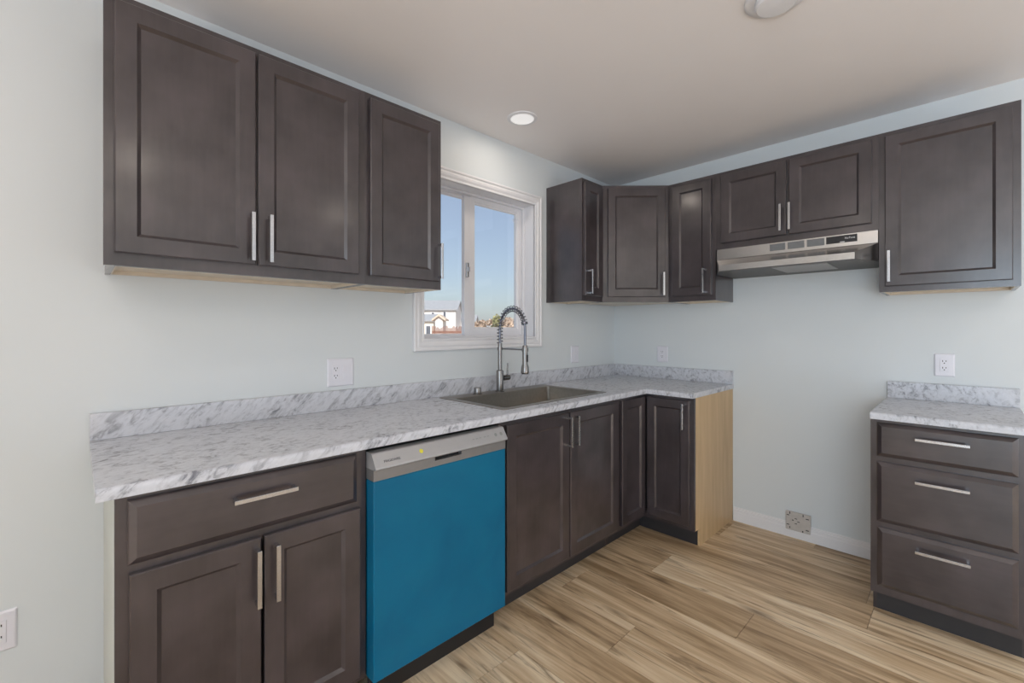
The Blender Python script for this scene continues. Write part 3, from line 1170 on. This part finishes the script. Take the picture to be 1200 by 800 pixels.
def receptacle(t, x, z):
    b = MB().box(x - 0.0165, x + 0.0165, -0.0062, -0.0082, z - 0.0335, z + 0.0335, 0.0008, 1).build('receptacle', M['plate'], t)
    for dz in (0.017, -0.017):
        s = MB()
        s.box(x - 0.0075, x - 0.0048, -0.0080, -0.0086, z + dz - 0.001, z + dz + 0.0075)
        s.box(x + 0.0048, x + 0.0075, -0.0080, -0.0086, z + dz, z + dz + 0.0070)
        s.lathe([(0.0026, -0.0086), (0.0026, -0.0080)], (x, 0, z + dz - 0.007), axis='y', seg=10)
        s.build('socket', M['slot'], b)
    for dz in (0.048, -0.048):
        MB().lathe([(0.0028, -0.0068), (0.0028, -0.0058)], (x, 0, z + dz), axis='y', seg=10).build('plate_screw', M['plate'], t)


def rocker(t, x, z):
    MB().prism_x([(-0.0060, z - 0.033), (-0.0085, z - 0.033), (-0.0070, z), (-0.0100, z + 0.033), (-0.0060, z + 0.033)], x - 0.0165, x + 0.0165).build('rocker_switch', M['plate'], t)
    for dz in (0.048, -0.048):
        MB().lathe([(0.0028, -0.0068), (0.0028, -0.0058)], (x, 0, z + dz), axis='y', seg=10).build('plate_screw', M['plate'], t)


t = thing('outlet_switch_plate', 'wide white wall plate with an outlet and a rocker switch, left of the window', 'outlet', (-2.304, 0, 1.084))
plate(t, -0.062, 0.062, -0.064, 0.064)
receptacle(t, -0.025, 0)
rocker(t, 0.025, 0)
t = thing('wall_switch', 'white single switch plate on the wall between window and room corner', 'switch', (-0.532, 0, 1.099))
plate(t, -0.045, 0.045, -0.062, 0.062)
rocker(t, 0, 0)
t = thing('wall_outlet', 'white outlet above the backsplash near the room corner on the right wall', 'outlet', (0, -0.4235, 1.098), R90)
plate(t, -0.043, 0.043, -0.060, 0.060)
receptacle(t, 0, 0)
t = thing('wall_outlet', 'white outlet above the short worktop at the right', 'outlet', (0, -1.949, 1.101), R90)
plate(t, -0.038, 0.038, -0.058, 0.058)
receptacle(t, 0, 0)
t = thing('wall_outlet', 'white outlet low on the wall at the left picture edge', 'outlet', (-3.352, 0, 0.372))
plate(t, -0.038, 0.038, -0.060, 0.060)
receptacle(t, 0, 0)

# metal junction box cover for the range, over the baseboard
t = thing('junction_box_cover', 'square grey metal junction box cover with dark slots on the baseboard', 'box cover', (0, -1.3085, 0.102), R90)
bx_ = MB().box(-0.066, 0.066, 0, -0.020, -0.056, 0.056, 0.004, 2)
bx_ = bx_.build('cover_box', plain('galvanised_cover', (0.52, 0.49, 0.46), 0.45, 0.0, noise=0.06, scale=40), t)
sl_ = [(-0.042, 0.049, 0.004, 0.011), (0.028, 0.049, 0.004, 0.011), (-0.052, 0.034, 0.011, 0.004), (0.050, 0.034, 0.013, 0.004), (-0.052, -0.024, 0.011, 0.004), (0.050, -0.034, 0.013, 0.004),
       (-0.042, -0.040, 0.004, 0.008), (0.026, -0.048, 0.005, 0.008), (-0.010, 0.020, 0.010, 0.0035), (-0.026, 0.008, 0.006, 0.005), (0.004, 0.004, 0.010, 0.0035), (-0.010, -0.010, 0.009, 0.0035)]
for (x, z, a, b) in sl_:
    MB().box(x - a / 1.6, x + a / 1.6, -0.0199, -0.0206, z - b / 1.6, z + b / 1.6).build('slot', M['slot'], t)

# ------------------------------------------------------------------ ceiling fixtures


def downlight(x, y, first):
    t = thing('recessed_light', 'round white lit recessed ceiling light near the window', 'ceiling light', (x, y, ZC)) if first else None
    if first:
        MB().lathe([(0.084, 0), (0.084, -0.004), (0.078, -0.007), (0.066, -0.007), (0.064, -0.003), (0.064, 0.0)], seg=40, cap0=False, cap1=False).build('trim_ring', M['trim'], t, True)
        MB().lathe([(0.0645, -0.0032), (0.0645, -0.0050), (0.0, -0.0055)], seg=40, cap1=False).build('diffuser', M['led'], t, True)
    l = bpy.data.lights.new('downlight_lamp', 'AREA')
    l.shape = 'DISK'
    l.size = 0.12
    l.energy = DOWN_POWER * (0.5 if first else 1.0)
    l.color = (1.0, 0.88, 0.76)
    o = bpy.data.objects.new('downlight_lamp', l)
    COL.objects.link(o)
    o.location = (x, y, ZC - 0.012)
    if t:
        o.parent = t
        o.location = (0, 0, -0.012)


for i, (x, y) in enumerate(DOWNLIGHTS):
    downlight(x, y, i == 0)
t = thing('smoke_detector', 'round white ceiling fixture, unlit, cut by the top picture edge', 'smoke detector', (-1.405, -1.557, ZC))
MB().lathe([(0.100, 0), (0.100, -0.006), (0.094, -0.012), (0.074, -0.015), (0.066, -0.012)], seg=48, cap1=False).build('base_ring', M['trim'], t, True)
MB().lathe([(0.066, -0.010), (0.066, -0.026), (0.060, -0.032), (0.0, -0.034)], seg=48, cap1=False).build('cover', M['trim'], t, True)

# ------------------------------------------------------------------ outdoors


def at(u, v, D):
    k = D / 521.24
    return CAM + FWD * D + RGT * ((u - 596.14) * k) + Vector((0, 0, (386.51 - v) * k))


GZ = -0.7
g = MB().box(-150, 260, 3.0, 400, GZ - 0.3, GZ).build('ground', M['ground'])
struct(g)


def house(name, label, u0, u1, vr, ve, D, depth, wall, roof, wins, gable=False):
    """long side faces the camera: u0..u1 in x, ridge at vr, eave at ve"""
    p0, p1 = at(u0, ve, D), at(u1, ve, D)
    wid = (p1 - p0).length
    rz = math.atan2((p1 - p0).y, (p1 - p0).x)
    t = thing(name, label, 'house', (p0.x, p0.y, GZ), rz)
    he = p0.z - GZ
    hr = at(u1, vr, D + depth / 2).z - GZ
    bd = MB()
    bd.box(0, wid, 0, depth, 0, he)
    if not gable:
        for x in (0, wid - 0.05):
            bd.prism_x([(0, he - 0.01), (depth, he - 0.01), (depth / 2, hr - 0.1)], x, x + 0.05)
    bd.build('walls', wall, t)
    r_ = MB()
    o = 0.4
    if not gable:
        r_.prism_x([(-o, he - 0.1), (depth / 2, hr), (depth + o, he - 0.1), (depth + o, he - 0.32), (depth / 2, hr - 0.2), (-o, he - 0.32)], -o, wid + o)
    else:
        a = [(-o, he - 0.15), (wid / 2, hr), (wid + o, he - 0.15), (wid + o, he - 0.4), (wid / 2, hr - 0.25), (-o, he - 0.4)]
        lo = [r_.bm.verts.new((p[0], -o, p[1])) for p in a]
        hi = [r_.bm.verts.new((p[0], depth, p[1])) for p in a]
        r_.bm.faces.new(lo)
        r_.bm.faces.new(hi)
        for i in range(6):
            r_.bm.faces.new((lo[i], lo[(i + 1) % 6], hi[(i + 1) % 6], hi[i]))
        gb = MB()
        lo = [gb.bm.verts.new(p) for p in ((0, -0.01, he - 0.3), (wid, -0.01, he - 0.3), (wid / 2, -0.01, hr - 0.2))]
        hi = [gb.bm.verts.new(p) for p in ((0, 0.05, he - 0.3), (wid, 0.05, he - 0.3), (wid / 2, 0.05, hr - 0.2))]
        gb.bm.faces.new(lo)
        gb.bm.faces.new(hi)
        for i in range(3):
            gb.bm.faces.new((lo[i], lo[(i + 1) % 3], hi[(i + 1) % 3], hi[i]))
        gb.build('gable', wall, t)
    r_.build('roof', roof, t)
    for (x0, x1, z0, z1) in wins:
        f = MB().rect(x0 * wid, x1 * wid, z0 * he, z1 * he, [(0, 0), (0, 0.06), (0.12, 0.06), (0.12, 0)], closed_ring=True).build('window', M['vinyl'], t)
        MB().box(x0 * wid + 0.12, x1 * wid - 0.12, -0.02, 0.01, z0 * he + 0.12, z1 * he - 0.12).build('pane', M['pane_far'], f)
    return t


house('house', 'largest pale house with a long grey roof, seen through the left window pane', 462, 534, 352, 361.5, 78, 9, M['siding'], M['roof'],
      [(0.60, 0.66, 0.66, 0.90), (0.79, 0.85, 0.70, 0.92), (0.66, 0.69, 0.30, 0.46), (0.72, 0.75, 0.30, 0.46), (0.78, 0.81, 0.30, 0.46)])
house('garage', 'low cream outbuilding with a grey roof, left of the far house', 470, 508, 368, 374, 66, 6, M['siding2'], M['roof'], [(0.75, 0.93, 0.1, 0.75)])
house('porch_house', 'small gabled house front with orange-brown roof edges before the large house', 510, 519, 368.5, 372.5, 60, 3, M['siding'], M['orange'], [(0.15, 0.3, 0.55, 0.8), (0.42, 0.58, 0.55, 0.8), (0.7, 0.85, 0.55, 0.8)], gable=True)
house('small_house', 'small pale house with a dark roof, right of the far house', 533, 556, 369, 375, 88, 7, M['siding'], M['roof'], [(0.1, 0.2, 0.4, 0.7), (0.28, 0.38, 0.4, 0.7)])
house('long_house', 'low white house with a tan roof beyond the shrubs in the right pane', 562, 640, 378, 382, 105, 8, M['siding'], M['roof'], [(0.1, 0.16, 0.4, 0.8), (0.3, 0.36, 0.4, 0.8)])
# picket fence in front of the houses
pA, pB = at(506, 388, 52), at(548, 388, 52)
fz = MB()
n_ = 40
ang_f = math.atan2((pB - pA).y, (pB - pA).x)
lenf = (pB - pA).length
fr = thing('wooden_fence', 'red-brown picket fence in front of the far houses', 'fence', (pA.x, pA.y, GZ), ang_f)
ht = at(520, 381.5, 52).z - GZ
for i in range(n_):
    x = lenf * i / n_
    hh = ht * (0.86 + 0.14 * random.random())
    fz.box(x, x + lenf / n_ * 0.62, 0, 0.04, 0, hh)
fz.build('pickets', M['fence'], fr)
MB().box(0, lenf, 0.04, 0.10, ht * 0.25, ht * 0.35).build('rail', M['fence'], fr)
MB().box(0, lenf, 0.04, 0.10, ht * 0.65, ht * 0.75).build('rail', M['fence'], fr)


def shrub(name, label, cat, u, vt, D, wid, leaf, dens=500):
    p = at(u, 386, D)
    top = at(u, vt, D).z - GZ
    t = thing(name, label, cat, (p.x, p.y, GZ))
    tr = MB()
    rr = random.Random(int(u * 7))
    tr.tube([(0, 0, 0), (0.05, 0, top * 0.5), (0, 0.05, top * 0.9)], [0.16, 0.11, 0.03], 8)
    for i in range(9):
        a = rr.uniform(0, 2 * PI)
        z = top * rr.uniform(0.25, 0.7)
        q = wid * 0.42 * rr.uniform(0.6, 1)
        tr.tube([(0.03, 0, z), (math.cos(a) * q * 0.6, math.sin(a) * q * 0.6, z + top * 0.14), (math.cos(a) * q, math.sin(a) * q, z + top * 0.22)], [0.05, 0.03, 0.01], 5)
    tr.build('trunk', M['bark'], t)
    lf = MB()
    blobs = [(rr.uniform(-0.33, 0.33) * wid, rr.uniform(-0.3, 0.3) * wid, top * rr.uniform(0.42, 0.85), rr.uniform(0.14, 0.24) * wid) for _ in range(9)]
    for i in range(dens):
        bx, by, bz, br = blobs[i % len(blobs)]
        d = Vector((rr.gauss(0, 1), rr.gauss(0, 1), rr.gauss(0, 1))).normalized() * br * rr.uniform(0.5, 1)
        c = Vector((bx, by, bz)) + d
        c.z = min(c.z, top)
        s = rr.uniform(0.10, 0.24)
        n1 = Vector((rr.gauss(0, 1), rr.gauss(0, 1), rr.gauss(0, 1))).normalized()
        n2 = n1.orthogonal().normalized()
        n3 = n1.cross(n2)
        vs = [lf.bm.verts.new(c + n2 * s * a + n3 * s * 0.7 * b) for a, b in ((-1, 0), (0, -1), (1, 0), (0, 1))]
        lf.bm.faces.new(vs)
    lf.build('foliage', leaf, t)
    return t


shrub('tree', 'bare tan tree at the left edge of the right window pane', 'tree', 559, 370, 60, 2.2, M['tan_leaf'])
shrub('tree', 'low tan shrub between the two trees in the right window pane', 'tree', 569, 373, 66, 2.6, M['tan_leaf'])
shrub('tree', 'olive-green taller tree in the middle of the right window pane', 'tree', 581, 366, 62, 2.0, M['green_leaf'])
shrub('tree', 'tan tree behind the faucet arch in the right window pane', 'tree', 593, 371, 64, 2.6, M['tan_leaf'])
shrub('tree', 'tan tree at the right edge of the right window pane', 'tree', 604, 372, 60, 2.4, M['tan_leaf'])
